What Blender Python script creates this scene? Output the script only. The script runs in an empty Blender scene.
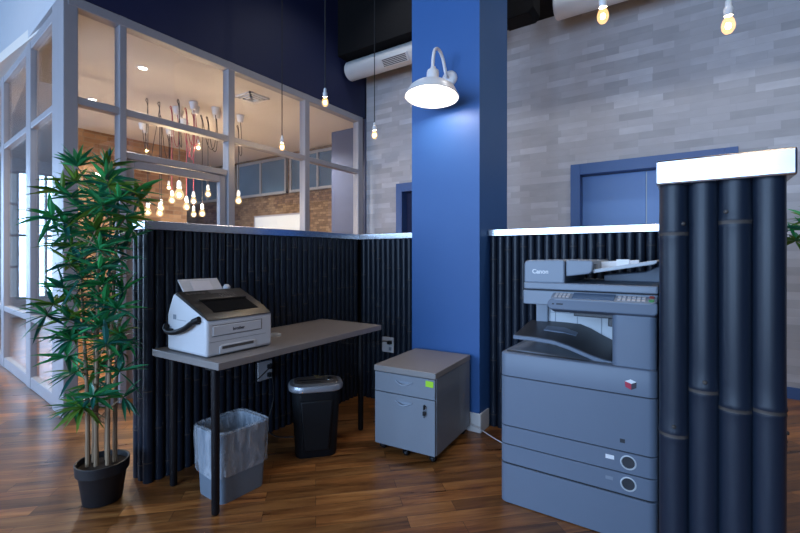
import bpy, bmesh, math, random
from mathutils import Vector, Matrix
random.seed(7)
PI = math.pi
SC = bpy.context.scene
COL = SC.collection

# ------------------------------------------------------------------ helpers
def new_obj(name, data):
    o = bpy.data.objects.new(name, data); COL.objects.link(o); return o

def obj(name, bm, mat, parent=None, bevel=0, seg=2, smooth=True, loc=None, rot=None):
    bmesh.ops.recalc_face_normals(bm, faces=bm.faces[:])
    me = bpy.data.meshes.new(name); bm.to_mesh(me); bm.free()
    for m in (mat if isinstance(mat, (list, tuple)) else [mat]): me.materials.append(m)
    if smooth:
        me.polygons.foreach_set('use_smooth', [True]*len(me.polygons))
        me.set_sharp_from_angle(angle=math.radians(38))
    o = new_obj(name, me)
    if bevel:
        b = o.modifiers.new('bevel', 'BEVEL'); b.width = bevel; b.segments = seg
        b.limit_method = 'ANGLE'; b.angle_limit = math.radians(40); b.harden_normals = False
    if parent: o.parent = parent
    if loc: o.location = loc
    if rot: o.rotation_euler = rot
    return o

def tag(o, label, cat=None, group=None, kind=None):
    o['label'] = label
    if cat: o['category'] = cat
    if group: o['group'] = group
    if kind: o['kind'] = kind
    return o

def thing(name, label, cat, loc=(0, 0, 0), rz=0, group=None):
    o = new_obj(name, None); o.location = loc; o.rotation_euler = (0, 0, rz)
    o.empty_display_size = .05
    return tag(o, label, cat, group)

def struct(name, bm, mat, label, smooth=False, bevel=0):
    return tag(obj(name, bm, mat, smooth=smooth, bevel=bevel), label, kind='structure')

def copy_tree(o, parent=None):
    c = o.copy(); COL.objects.link(c)
    if parent: c.parent = parent
    for ch in list(o.children): copy_tree(ch, c)
    return c

def B(): return bmesh.new()

def box(bm, x0, x1, y0, y1, z0, z1, M=None):
    v = [bm.verts.new((x, y, z)) for z in (z0, z1) for x, y in ((x0, y0), (x1, y0), (x1, y1), (x0, y1))]
    for f in ((3, 2, 1, 0), (4, 5, 6, 7), (0, 1, 5, 4), (1, 2, 6, 5), (2, 3, 7, 6), (3, 0, 4, 7)):
        bm.faces.new([v[i] for i in f])
    if M:
        for q in v: q.co = M @ q.co
    return bm

def loft(bm, rings, closed=True, cap0=True, cap1=True):
    R = [[bm.verts.new(p) for p in r] for r in rings]
    n = len(R[0])
    for a, b in zip(R, R[1:]):
        for i in range(n if closed else n-1):
            j = (i+1) % n
            bm.faces.new((a[i], a[j], b[j], b[i]))
    if closed and cap0: bm.faces.new(R[0][::-1])
    if closed and cap1: bm.faces.new(R[-1])
    return bm

def lathe(bm, prof, n=24, M=None, cap0=True, cap1=True):
    rings = []
    for r, z in prof:
        ring = [Vector((r*math.cos(2*PI*i/n), r*math.sin(2*PI*i/n), z)) for i in range(n)]
        if M: ring = [M @ p for p in ring]
        rings.append(ring)
    return loft(bm, rings, True, cap0, cap1)

def tube(bm, pts, r, n=8, caps=True):
    pts = [Vector(p) for p in pts]
    rings = []; up = None
    for i, p in enumerate(pts):
        t = (pts[min(i+1, len(pts)-1)]-pts[max(i-1, 0)]).normalized()
        if up is None:
            up = Vector((0, 0, 1)) if abs(t.z) < .9 else Vector((1, 0, 0))
        a = (up-t*up.dot(t))
        if a.length < 1e-4: a = Vector((0, 1, 0))-t*t.y
        a.normalize(); up = a; b = t.cross(a)
        rr = r[i] if isinstance(r, (list, tuple)) else r
        rings.append([p+(a*math.cos(2*PI*k/n)+b*math.sin(2*PI*k/n))*rr for k in range(n)])
    return loft(bm, rings, True, caps, caps)

def spline(ctrl, n=6):
    P = [Vector(p) for p in ctrl]; out = []
    for i in range(len(P)-1):
        p0 = P[max(i-1, 0)]; p1 = P[i]; p2 = P[i+1]; p3 = P[min(i+2, len(P)-1)]
        for k in range(n):
            t = k/n
            out.append(.5*((2*p1)+(p2-p0)*t+(2*p0-5*p1+4*p2-p3)*t*t+(3*p1-p0-3*p2+p3)*t**3))
    out.append(P[-1]); return out

def rrect(w, d, r, n=5, cx=0, cy=0):
    r = min(r, w/2-1e-4, d/2-1e-4); out = []
    for qx, qy, a0 in ((1, 1, 0), (-1, 1, 90), (-1, -1, 180), (1, -1, 270)):
        for k in range(n+1):
            a = math.radians(a0+90*k/n)
            out.append((cx+qx*(w/2-r)+r*math.cos(a), cy+qy*(d/2-r)+r*math.sin(a)))
    return out

def stack(bm, levels, n=5):
    """levels: (w, d, r, z[, cx, cy]) rounded rectangles lofted upwards"""
    return loft(bm, [[(x, y, l[3]) for x, y in rrect(l[0], l[1], l[2], n, *(l[4:6] if len(l) > 4 else ()))] for l in levels])

def prism(bm, poly, axis, a0, a1):
    """poly of 2-D points extruded along axis 'x' / 'y' / 'z'"""
    def p(u, v, w): return {'x': (w, u, v), 'y': (u, w, v), 'z': (u, v, w)}[axis]
    return loft(bm, [[p(u, v, a0) for u, v in poly], [p(u, v, a1) for u, v in poly]])

def text_mesh(name, body, size, mat, parent, loc, rot, ext=.0006, bold=0, shear=0, sx=1):
    cu = bpy.data.curves.new(name, 'FONT'); cu.body = body; cu.size = size
    cu.align_x = 'CENTER'; cu.align_y = 'CENTER'; cu.extrude = ext; cu.offset = bold; cu.shear = shear
    t = bpy.data.objects.new(name+'_tmp', cu); COL.objects.link(t)
    dg = bpy.context.evaluated_depsgraph_get()
    me = bpy.data.meshes.new_from_object(t.evaluated_get(dg)); me.name = name
    bpy.data.objects.remove(t); bpy.data.curves.remove(cu)
    me.materials.clear(); me.materials.append(mat)
    o = new_obj(name, me); o.parent = parent; o.location = loc; o.rotation_euler = rot; o.scale = (sx, 1, 1)
    return o

# ------------------------------------------------------------------ materials
class NT:
    def __init__(s, name):
        s.m = bpy.data.materials.new(name); s.m.use_nodes = True
        s.t = s.m.node_tree; s.t.nodes.clear()
        s.out = s.t.nodes.new('ShaderNodeOutputMaterial')
    def n(s, typ, **kw):
        d = s.t.nodes.new(typ)
        for k, v in kw.items():
            if k in d.inputs: d.inputs[k].default_value = v
            else: setattr(d, k, v)
        return d
    def l(s, a, b): s.t.links.new(a, b)

def pbr(name, col, rough=.5, metal=0, var=.06, nscale=12, bump=0, bscale=200, spec=.5, coat=0, stretch=None, rvar=0):
    q = NT(name)
    b = q.n('ShaderNodeBsdfPrincipled', Roughness=rough, Metallic=metal)
    b.inputs['Specular IOR Level'].default_value = spec
    b.inputs['Coat Weight'].default_value = coat
    tc = q.n('ShaderNodeTexCoord'); src = tc.outputs['Object']
    if stretch:
        mp = q.n('ShaderNodeMapping'); mp.inputs['Scale'].default_value = stretch
        q.l(src, mp.inputs[0]); src = mp.outputs[0]
    nz = q.n('ShaderNodeTexNoise', Scale=nscale, Detail=4.0); q.l(src, nz.inputs['Vector'])
    mx = q.n('ShaderNodeMix', data_type='RGBA')
    mx.inputs[6].default_value = [c*(1-var) for c in col]+[1]
    mx.inputs[7].default_value = [min(1, c*(1+var)) for c in col]+[1]
    q.l(nz.outputs['Fac'], mx.inputs[0]); q.l(mx.outputs[2], b.inputs['Base Color'])
    if rvar:
        mr = q.n('ShaderNodeMapRange'); mr.inputs[3].default_value = rough-rvar; mr.inputs[4].default_value = rough+rvar
        q.l(nz.outputs['Fac'], mr.inputs[0]); q.l(mr.outputs[0], b.inputs['Roughness'])
    if bump:
        n2 = q.n('ShaderNodeTexNoise', Scale=bscale, Detail=3.0); q.l(src, n2.inputs['Vector'])
        bp = q.n('ShaderNodeBump', Strength=bump, Distance=.002); q.l(n2.outputs['Fac'], bp.inputs['Height'])
        q.l(bp.outputs[0], b.inputs['Normal'])
    q.l(b.outputs[0], q.out.inputs[0]); q.m.diffuse_color = (*col, 1)
    return q.m

def emit(name, col, strength):
    q = NT(name); e = q.n('ShaderNodeEmission', Color=(*col, 1), Strength=strength)
    q.l(e.outputs[0], q.out.inputs[0]); return q.m

def glass(name, tint=(1, 1, 1), refl=1.0, rough=.0):
    """thin pane: clear with Fresnel reflection"""
    q = NT(name)
    tr = q.n('ShaderNodeBsdfTransparent', Color=(*tint, 1)); gl = q.n('ShaderNodeBsdfGlossy', Roughness=rough)
    lw = q.n('ShaderNodeLayerWeight'); lw.inputs[0].default_value = .5
    pw = q.n('ShaderNodeMath', operation='POWER'); pw.inputs[1].default_value = 5.0; q.l(lw.outputs['Facing'], pw.inputs[0])
    ml = q.n('ShaderNodeMath', operation='MULTIPLY_ADD'); ml.inputs[1].default_value = .96*refl; ml.inputs[2].default_value = .04*refl
    mx = q.n('ShaderNodeMixShader')
    q.l(pw.outputs[0], ml.inputs[0]); q.l(ml.outputs[0], mx.inputs[0])
    q.l(tr.outputs[0], mx.inputs[1]); q.l(gl.outputs[0], mx.inputs[2]); q.l(mx.outputs[0], q.out.inputs[0])
    return q.m

def frosted(name, col, glow, clear=.75):
    """lit bulb glass: glows warmly itself and lets the filament's light through"""
    q = NT(name); tr = q.n('ShaderNodeBsdfTransparent', Color=(clear, clear, clear, 1))
    e = q.n('ShaderNodeEmission', Color=(*col, 1), Strength=glow); ad = q.n('ShaderNodeAddShader')
    q.l(tr.outputs[0], ad.inputs[0]); q.l(e.outputs[0], ad.inputs[1]); q.l(ad.outputs[0], q.out.inputs[0]); return q.m

def ramp(q, stops):
    r = q.n('ShaderNodeValToRGB'); cr = r.color_ramp
    while len(cr.elements) < len(stops): cr.elements.new(.5)
    for e, (p, c) in zip(cr.elements, stops): e.position = p; e.color = (*c, 1)
    return r

def mapped(q, rot=(0, 0, 0), scale=(1, 1, 1)):
    tc = q.n('ShaderNodeTexCoord'); mp = q.n('ShaderNodeMapping')
    mp.inputs['Rotation'].default_value = rot; mp.inputs['Scale'].default_value = scale
    q.l(tc.outputs['Object'], mp.inputs[0]); return mp.outputs[0]

def wood_floor():
    q = NT('wood_floor'); v = mapped(q, rot=(0, 0, -PI/4))
    br = q.n('ShaderNodeTexBrick', Scale=1.0); br.offset = .37; br.offset_frequency = 2
    br.inputs['Color1'].default_value = (0, 0, 0, 1); br.inputs['Color2'].default_value = (1, 1, 1, 1)
    br.inputs['Mortar'].default_value = (.3, .3, .3, 1); br.inputs['Mortar Size'].default_value = .0012
    br.inputs['Mortar Smooth'].default_value = .3
    br.inputs['Brick Width'].default_value = .68; br.inputs['Row Height'].default_value = .088
    q.l(v, br.inputs['Vector'])
    mp2 = q.n('ShaderNodeMapping'); mp2.inputs['Scale'].default_value = (2.2, 22, 2); q.l(v, mp2.inputs[0])
    ad = q.n('ShaderNodeVectorMath', operation='ADD'); q.l(mp2.outputs[0], ad.inputs[0])
    sc = q.n('ShaderNodeVectorMath', operation='SCALE'); sc.inputs['Scale'].default_value = 13.0
    q.l(br.outputs['Color'], sc.inputs[0]); q.l(sc.outputs[0], ad.inputs[1])
    nz = q.n('ShaderNodeTexNoise', Scale=1.0, Detail=7.0, Roughness=.62, Distortion=.6); q.l(ad.outputs[0], nz.inputs['Vector'])
    r = ramp(q, [(.28, (.06, .020, .006)), (.46, (.24, .092, .026)), (.60, (.36, .155, .046)), (.82, (.52, .26, .09))])
    q.l(nz.outputs['Fac'], r.inputs[0])
    tone = q.n('ShaderNodeMix', data_type='RGBA', blend_type='MULTIPLY'); tone.inputs[0].default_value = 1
    tr = ramp(q, [(0, (.52, .49, .46)), (.5, (.92, .92, .92)), (1, (1.3, 1.2, 1.08))])
    q.l(br.outputs['Color'], tr.inputs[0]); q.l(r.outputs[0], tone.inputs[6]); q.l(tr.outputs[0], tone.inputs[7])
    seam = q.n('ShaderNodeMix', data_type='RGBA'); seam.inputs[7].default_value = (.03, .014, .007, 1)
    q.l(br.outputs['Fac'], seam.inputs[0]); q.l(tone.outputs[2], seam.inputs[6])
    b = q.n('ShaderNodeBsdfPrincipled', Roughness=.3); q.l(seam.outputs[2], b.inputs['Base Color'])
    mr = q.n('ShaderNodeMapRange'); mr.inputs[3].default_value = .2; mr.inputs[4].default_value = .42
    q.l(nz.outputs['Fac'], mr.inputs[0]); q.l(mr.outputs[0], b.inputs['Roughness'])
    bp = q.n('ShaderNodeBump', Strength=.22, Distance=.004); q.l(nz.outputs['Fac'], bp.inputs['Height']); q.l(bp.outputs[0], b.inputs['Normal'])
    q.l(b.outputs[0], q.out.inputs[0]); return q.m

def brick_wall(name, axis, stops, bw, rh, seedoff=0, mortar=.0015, rough=.75, grain=.35, mcol=(.2, .2, .21)):
    """thin staggered tiles; axis 'x' for a wall along x, 'y' for a wall along y"""
    q = NT(name)
    tc = q.n('ShaderNodeTexCoord'); sp = q.n('ShaderNodeSeparateXYZ'); q.l(tc.outputs['Object'], sp.inputs[0])
    cb = q.n('ShaderNodeCombineXYZ'); q.l(sp.outputs['X' if axis == 'x' else 'Y'], cb.inputs[0]); q.l(sp.outputs['Z'], cb.inputs[1])
    def layer(w, h, off, fr):
        br = q.n('ShaderNodeTexBrick', Scale=1.0); br.offset = off; br.offset_frequency = fr; br.squash = .72; br.squash_frequency = 3
        br.inputs['Color1'].default_value = (0, 0, 0, 1); br.inputs['Color2'].default_value = (1, 1, 1, 1)
        br.inputs['Mortar'].default_value = (.5, .5, .5, 1); br.inputs['Mortar Size'].default_value = mortar
        br.inputs['Brick Width'].default_value = w; br.inputs['Row Height'].default_value = h
        q.l(cb.outputs[0], br.inputs['Vector']); return br
    b1 = layer(bw, rh, .41, 2)
    st = q.n('ShaderNodeVectorMath', operation='MULTIPLY'); st.inputs[1].default_value = (6, 14, 1); q.l(cb.outputs[0], st.inputs[0])
    sc = q.n('ShaderNodeVectorMath', operation='SCALE'); sc.inputs['Scale'].default_value = 9.0; q.l(b1.outputs['Color'], sc.inputs[0])
    ad = q.n('ShaderNodeVectorMath', operation='ADD'); q.l(st.outputs[0], ad.inputs[0]); q.l(sc.outputs[0], ad.inputs[1])
    nz = q.n('ShaderNodeTexNoise', Scale=1.0, Detail=5.0); q.l(ad.outputs[0], nz.inputs['Vector'])
    mixv = q.n('ShaderNodeMix', data_type='RGBA'); mixv.inputs[0].default_value = grain
    q.l(b1.outputs['Color'], mixv.inputs[6]); q.l(nz.outputs['Fac'], mixv.inputs[7])
    r = ramp(q, stops); q.l(mixv.outputs[2], r.inputs[0])
    sm = q.n('ShaderNodeMix', data_type='RGBA'); sm.inputs[7].default_value = (*mcol, 1)
    q.l(b1.outputs['Fac'], sm.inputs[0]); q.l(r.outputs[0], sm.inputs[6])
    b = q.n('ShaderNodeBsdfPrincipled', Roughness=rough); q.l(sm.outputs[2], b.inputs['Base Color'])
    bp = q.n('ShaderNodeBump', Strength=.12, Distance=.006); q.l(mixv.outputs[2], bp.inputs['Height']); q.l(bp.outputs[0], b.inputs['Normal'])
    q.l(b.outputs[0], q.out.inputs[0]); return q.m

def leaf_mat(name, a, b_):
    q = NT(name); at = q.n('ShaderNodeAttribute', attribute_name='tone')
    r = ramp(q, [(0, a), (1, b_)]); q.l(at.outputs['Fac'], r.inputs[0])
    b = q.n('ShaderNodeBsdfPrincipled', Roughness=.42); q.l(r.outputs[0], b.inputs['Base Color'])
    t = q.n('ShaderNodeBsdfTranslucent'); q.l(r.outputs[0], t.inputs[0])
    mx = q.n('ShaderNodeMixShader'); mx.inputs[0].default_value = .22
    q.l(b.outputs[0], mx.inputs[1]); q.l(t.outputs[0], mx.inputs[2]); q.l(mx.outputs[0], q.out.inputs[0]); return q.m

def liner_mat():
    q = NT('liner_film')
    tr = q.n('ShaderNodeBsdfTransparent', Color=(.93, .95, .97, 1))
    b = q.n('ShaderNodeBsdfPrincipled', Roughness=.22); b.inputs['Base Color'].default_value = (.72, .76, .82, 1)
    tc = q.n('ShaderNodeTexCoord'); nz = q.n('ShaderNodeTexNoise', Scale=16.0, Detail=5.0, Distortion=1.2)
    mp = q.n('ShaderNodeMapping'); mp.inputs['Scale'].default_value = (1, 1, .35)
    q.l(tc.outputs['Object'], mp.inputs[0]); q.l(mp.outputs[0], nz.inputs['Vector'])
    bp = q.n('ShaderNodeBump', Strength=.9, Distance=.02); q.l(nz.outputs['Fac'], bp.inputs['Height']); q.l(bp.outputs[0], b.inputs['Normal'])
    mr = q.n('ShaderNodeMapRange'); mr.inputs[1].default_value = .35; mr.inputs[2].default_value = .7; mr.inputs[3].default_value = .14; mr.inputs[4].default_value = .48
    q.l(nz.outputs['Fac'], mr.inputs[0])
    mx = q.n('ShaderNodeMixShader'); q.l(mr.outputs[0], mx.inputs[0])
    q.l(tr.outputs[0], mx.inputs[1]); q.l(b.outputs[0], mx.inputs[2]); q.l(mx.outputs[0], q.out.inputs[0]); return q.m

M = dict(
    floor=wood_floor(),
    brick=brick_wall('grey_tile', 'x', [(.05, (.36, .355, .375)), (.4, (.46, .455, .475)), (.65, (.51, .505, .53)), (.95, (.66, .66, .69))], .31, .072, mortar=.0006, grain=.42, mcol=(.36, .36, .38)),
    obrick=brick_wall('warm_brick', 'y', [(.1, (.16, .075, .03)), (.5, (.33, .17, .075)), (.9, (.46, .27, .13))], .24, .075, mortar=.006, mcol=(.3, .2, .12)),
    cork=brick_wall('speckled_brown', 'x', [(.1, (.08, .045, .022)), (.45, (.17, .10, .052)), (.75, (.26, .165, .09)), (.95, (.44, .33, .20))], .11, .045, mortar=.002, grain=.5, mcol=(.07, .04, .02)),
    blue=pbr('blue_paint', (.036, .125, .36), .5, var=.05, nscale=3, bump=.05, bscale=300),
    navy=pbr('navy_paint', (.010, .016, .065), .6, var=.05, nscale=3),
    doorblue=pbr('door_blue', (.14, .28, .60), .42, var=.03, nscale=4),
    frameblue=pbr('door_frame_blue', (.055, .125, .32), .42, var=.03, nscale=4),
    black=pbr('black_ceiling', (.005, .005, .006), .85, spec=.2, var=.2),
    pale=pbr('pale_wall', (.50, .53, .58), .7, var=.03),
    white=pbr('white_paint', (.78, .78, .77), .5, var=.03),
    alum=pbr('painted_aluminium', (.35, .35, .385), .42, .1, var=.04),
    steel=pbr('brushed_steel', (.60, .61, .64), .24, 1, var=.08, nscale=6, stretch=(3, 3, 90), rvar=.08),
    glass=glass('clear_pane', (.96, .97, .98)),
    dayglass=glass('daylight_pane', (.97, .98, 1)),
    darkglass=pbr('blue_dusk_pane', (.10, .17, .25), .12, var=.5, nscale=1.3, spec=.7),
    bamboo=pbr('black_bamboo', (.012, .0185, .033), .38, var=.5, nscale=10, bump=.1, bscale=60, stretch=(1, 1, .12), rvar=.08, spec=.32),
    core=pbr('black_board', (.006, .006, .007), .9, spec=.1),
    node=pbr('bamboo_joint', (.06, .05, .045), .6, var=.8, nscale=40),
    tabletop=pbr('taupe_laminate', (.225, .205, .198), .42, var=.08, nscale=20, stretch=(8, 1, 1)),
    blackmetal=pbr('black_powder_coat', (.006, .006, .008), .42, spec=.3),
    fax=pbr('white_plastic', (.60, .61, .64), .42, var=.02),
    faxdark=pbr('glossy_black_plastic', (.016, .013, .011), .3, var=.1),
    faxmid=pbr('dark_grey_plastic', (.09, .08, .075), .35),
    paper=pbr('paper', (.74, .72, .76), .8, var=.02),
    ink=pbr('dark_ink', (.05, .05, .06), .6),
    cab=pbr('grey_steel_cabinet', (.215, .245, .29), .45, var=.02),
    cabtop=pbr('cabinet_top_warm_lit', (.27, .255, .25), .45, var=.03),  # cabinet grey with the warm light from above put into its colour
    seam=pbr('dark_gap', (.02, .022, .027), .7),
    sticky=pbr('lime_paper', (.42, .80, .04), .75, var=.03),
    chrome=pbr('chrome', (.75, .76, .78), .2, 1, var=.03),
    copier=pbr('copier_grey', (.155, .195, .265), .42, var=.02),
    copierlight=pbr('copier_light_grey', (.25, .295, .365), .42, var=.02),
    copierpale=pbr('copier_pale_grey', (.60, .64, .68), .5, var=.02),
    copierdark=pbr('copier_charcoal', (.030, .034, .042), .33, var=.06),
    screen=pbr('grey_blue_screen', (.10, .16, .26), .12, var=.04, spec=.8),
    key=pbr('pale_key', (.62, .60, .62), .5), keyred=pbr('red_key', (.45, .10, .08), .5), keygreen=pbr('green_key', (.08, .40, .14), .5),
    logo_white=pbr('white_print', (.92, .92, .94), .5), logo_red=pbr('red_print', (.50, .03, .07), .5), logo_dark=pbr('black_print', (.04, .03, .05), .5),
    bin=pbr('grey_bin_plastic', (.15, .19, .24), .42, var=.04),
    liner=liner_mat(),
    shred=pbr('black_plastic', (.006, .007, .009), .48, spec=.25),
    silver=pbr('silver_plastic', (.36, .38, .42), .3, .55),
    brass=pbr('brass', (.75, .52, .22), .3, 1),
    pot=pbr('black_pot', (.008, .009, .012), .5, var=.1),
    soil=pbr('soil', (.035, .022, .015), .95, var=.5, nscale=60, bump=1, bscale=90),
    cane=pbr('tan_cane', (.30, .20, .12), .6, var=.35, nscale=9, stretch=(1, 1, .5)),
    leaf=leaf_mat('green_leaf', (.007, .10, .085), (.04, .38, .10)),
    leafy=leaf_mat('yellow_green_leaf', (.04, .14, .02), (.16, .30, .035)),
    cord=pbr('black_cord', (.012, .012, .013), .6), redcord=pbr('pink_red_cord', (.42, .07, .10), .6), whitecord=pbr('white_cord', (.62, .62, .64), .5),
    enamel=pbr('white_enamel', (.82, .82, .82), .3, var=.02),
    bulb=frosted('warm_bulb', (1, .58, .24), .75), filament=emit('filament_glow', (1, .66, .32), 900),
    bulbin=frosted('warm_bulb_cluster', (1, .64, .32), .7), filamentin=emit('cluster_filament_glow', (1, .74, .46), 800),
    bell=emit('lamp_glow', (1, .86, .74), 60), down=emit('downlight_glow', (1, .90, .75), 10),
    duct=pbr('white_duct', (.66, .66, .66), .45, var=.03),
    plate=pbr('white_plate', (.66, .67, .70), .45),
    board=pbr('whiteboard', (.72, .75, .74), .3, var=.02),
    beige=pbr('warm_white_ceiling', (.72, .69, .645), .85, var=.02),
    grille=pbr('grey_grille', (.30, .31, .32), .5),
    pier=pbr('grey_blue_paint', (.085, .10, .17), .6, var=.03),
)

# ------------------------------------------------------------------ the room shell
XG, YG = -4.0, 1.304          # outside corner of the glazed room
YB = 5.05                     # tiled back wall
ZC = 4.9                      # main ceiling
ZI = 3.27                     # ceiling of the glazed room
XL, YF, XR, YI = -11.5, -4.5, 5.0, 5.8

struct('floor', box(B(), XL, XR, YF, YI+.2, -.1, 0), M['floor'], 'brown wood plank floor laid diagonally')
struct('ceiling', box(B(), XL, XR, YF, YI+.2, ZC, ZC+.1), M['black'], 'black painted high ceiling')
# back wall with two door openings
D1 = (-1.10, .37, 2.26); D2 = (-3.45, -2.05, 2.27)
bm = B()
for x0, x1, z0 in ((XG, D2[0], 0), (D2[0], D2[1], D2[2]), (D2[1], D1[0], 0), (D1[0], D1[1], D1[2]), (D1[1], XR, 0)):
    box(bm, x0, x1, YB, YB+.2, z0, ZC)
struct('wall_back', bm, M['brick'], 'back wall of staggered grey tiles')
bm = B(); box(bm, XG, XR, 4.42, YB, 3.98, ZC)
struct('trim_1', bm, M['black'], 'black boxed soffit along the top of the tiled wall')

def blue_door(name, x0, x1, h, label, split, pane):
    fr = B(); w = .10
    box(fr, x0, x0+w, YB-.03, YB+.2, 0, h); box(fr, x1-w, x1, YB-.03, YB+.2, 0, h); box(fr, x0+w, x1-w, YB-.03, YB+.2, h-w-.02, h)
    root = tag(obj(name, fr, M['frameblue'], smooth=False, bevel=.004), label, kind='structure')
    sp = x0+w+(x1-x0-2*w)*split
    for a, b in ((x0+w, sp-.004), (sp+.004, x1-w)):
        l = B(); box(l, a, b, YB+.10, YB+.15, .01, h-w-.025)
        lf = obj('door_leaf', l, M['doorblue'] if not pane else M['navy'], root, smooth=False, bevel=.003)
        hb = B(); tube(hb, [(b-.09, YB+.10, 1.0), (b-.09, YB+.04, 1.0), (b-.20, YB+.04, 1.0)], .011, 10)
        obj('door_handle', hb, M['steel'], lf)
blue_door('door_1', *D1, 'blue double door in the tiled wall behind the copier', .49, False)
blue_door('door_2', *D2, 'dark blue door in the tiled wall left of the blue pillar', .6, True)

# far shell
def windowed_wall(name, label, axis, pos, a0, a1, z1, openings, zo, mat, t=.2):
    bm = B()
    def bx(u0, u1, za, zb):
        if axis == 'x': box(bm, u0, u1, pos, pos+t, za, zb)
        else: box(bm, pos, pos+t, u0, u1, za, zb)
    cur = a0
    for u0, u1 in openings:
        bx(cur, u0, 0, z1); bx(u0, u1, 0, zo[0]); bx(u0, u1, zo[1], z1); cur = u1
    bx(cur, a1, 0, z1)
    return struct(name, bm, mat, label)

def window(name, label, axis, pos, u0, u1, z0, z1, nx, mat, pane, nz=2, t=.06, w=.05):
    bm = B(); pn = B()
    def bx(b, a, c, za, zb, tt):
        if axis == 'x': box(b, a, c, pos-tt/2, pos+tt/2, za, zb)
        else: box(b, pos-tt/2, pos+tt/2, a, c, za, zb)
    for i in range(nx+1):
        u = u0+(u1-u0-w)*i/nx; bx(bm, u, u+w, z0, z1, t)
    for i in range(nz+1):
        z = z0+(z1-z0-w)*i/nz; bx(bm, u0, u1, z, z+w, t*.9)
    root = tag(obj(name, bm, mat, smooth=False), label, kind='structure')
    bx(pn, u0+.01, u1-.01, z0+.01, z1-.01, .006)
    obj('window_pane', pn, pane, root, smooth=False)
    return root

LW = [(-4.1, -2.5), (-2.2, -.6), (-.3, 1.1)]
IW = [(2.2, 3.3), (3.5, 4.5)]
windowed_wall('wall_left', 'far left outer wall with tall windows', 'y', XL-.2, YF, YI+.2, ZC, LW+IW, (.35, 3.0), M['pale'])
FW = [(-9.6, -7.4), (-6.9, -4.7), (-4.2, -2.0), (-1.5, .7), (1.2, 3.4)]
windowed_wall('wall_front', 'wall of tall windows facing the tiled wall', 'x', YF-.2, XL, XR, ZC, FW, (.5, 3.6), M['pale'])
k = 1
for u0, u1 in LW+IW:
    window(f'window_{k}', 'tall daylight window in the far left outer wall', 'y', XL-.1, u0, u1, .35, 3.0, 3 if u0 < 2 else 4, M['alum'], M['dayglass'], 2 if u0 < 2 else 4); k += 1
for u0, u1 in FW:
    window(f'window_{k}', 'tall daylight window facing the tiled wall', 'x', YF-.1, u0, u1, .5, 3.6, 2, M['alum'], M['dayglass']); k += 1
struct('wall_right', box(B(), XR, XR+.2, YF, YI+.2, 0, ZC), M['navy'], 'plain navy wall at the right end of the room')  # unseen; made dark to cut the light reaching the left half wall

# glazed room: ceiling, far wall, brick pier wall, grey pier
struct('ceiling_interior', box(B(), XL, XG-.06, YG+.1, YI, ZI, ZI+.1), M['beige'], 'warm white ceiling of the glazed room')
struct('wall_interior', box(B(), XL, XG, YI, YI+.2, 0, ZI), M['cork'], 'speckled brown far wall of the glazed room')
struct('wall_brick', box(B(), -8.15, -8.0, 2.80, 4.57, 0, ZI), M['obrick'], 'warm brown brick wall inside the glazed room')
struct('wall_pier', box(B(), -4.86, XG-.05, 5.22, YI, 0, ZI), M['pier'], 'grey blue pier at the end of the glazed room')
struct('wall_return', box(B(), XG-.05, XG+.0, YB-.03, YI, 0, ZC), M['pier'], 'short wall joining the glazed room to the tiled wall')
# dark blue wall over the glazing and the pale one over its side
SA = math.radians(-5.0)       # the side glazing runs off slightly askew
SM = Matrix.Translation((XG, YG, 0)) @ Matrix.Rotation(SA, 4, 'Z')
struct('wall_over_glazing', box(B(), XG-.12, XG+.0, YG+.02, YB, ZI+.02, ZC), M['navy'], 'dark navy wall above the glazed partition')
struct('wall_over_side', box(B(), -7.5, -.01, .0, .12, ZI+.02, ZC, SM), M['pale'], 'pale wall above the side glazing')
# far windows band
for x0, x1 in ((-11.2, -8.2), (-8.1, -6.55), (-6.45, -4.95)):
    window(f'window_{k}', 'band of blue panes high in the far wall of the glazed room', 'x', YI-.03, x0, x1, 2.48, ZI-.06, 3 if x0 < -9 else 2, M['grille'], M['darkglass'], 1, w=.05); k += 1

# front glazing: posts, rails, panes
T = .10
fr = B()
ys = [(YG, YG+.10), (1.70, 1.757), (2.735, 2.813), (3.815, 3.895), (4.86, 4.965)]
for a, b in ys: box(fr, XG-T, XG, a, b, 0, ZI+.02)
def rail(b, y0, y1, z0, z1, d=.015): box(b, XG-T+d, XG-d, y0, y1, z0, z1)
rail(fr, YG+.03, 4.96, 3.205, ZI+.016, -.004)
rail(fr, YG+.03, 4.95, 2.45, 2.51, .004)
for (a, _), (b, _) in ((ys[0], ys[1]), (ys[2], ys[3]), (ys[3], ys[4])):
    a = max(a, YG+.03); rail(fr, a, b, .62, .68); rail(fr, a, b, 0, .10)
rail(fr, 1.757, 2.735, 2.09, 2.15)
w1 = tag(obj(f'window_{k}', fr, M['alum'], smooth=False, bevel=.006), 'front of the glazed room: grey metal frame with large panes', kind='structure'); k += 1
for i in range(4):
    a, b = ys[i][1], ys[i+1][0]
    for z0, z1 in (((.1, .62), (.68, 2.45), (2.51, 3.205)) if i != 1 else ((2.15, 2.45), (2.51, 3.205))):
        obj('window_pane', box(B(), XG-.055, XG-.045, a-.005, b+.005, z0-.005, z1+.005), M['glass'], w1, smooth=False)
d = B()
for a, b, z0, z1 in ((1.765, 1.83, .01, 2.085), (2.655, 2.727, .01, 2.085), (1.83, 2.655, 2.015, 2.085), (1.83, 2.655, .01, .25)):
    box(d, XG-.085, XG-.03, a, b, z0, z1)
dr = tag(obj('door_3', d, M['alum'], smooth=False, bevel=.005), 'glazed door with a grey metal frame into the lit room', kind='structure')
obj('door_pane', box(B(), XG-.06, XG-.05, 1.825, 2.66, .245, 2.02), M['glass'], dr, smooth=False)
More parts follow.
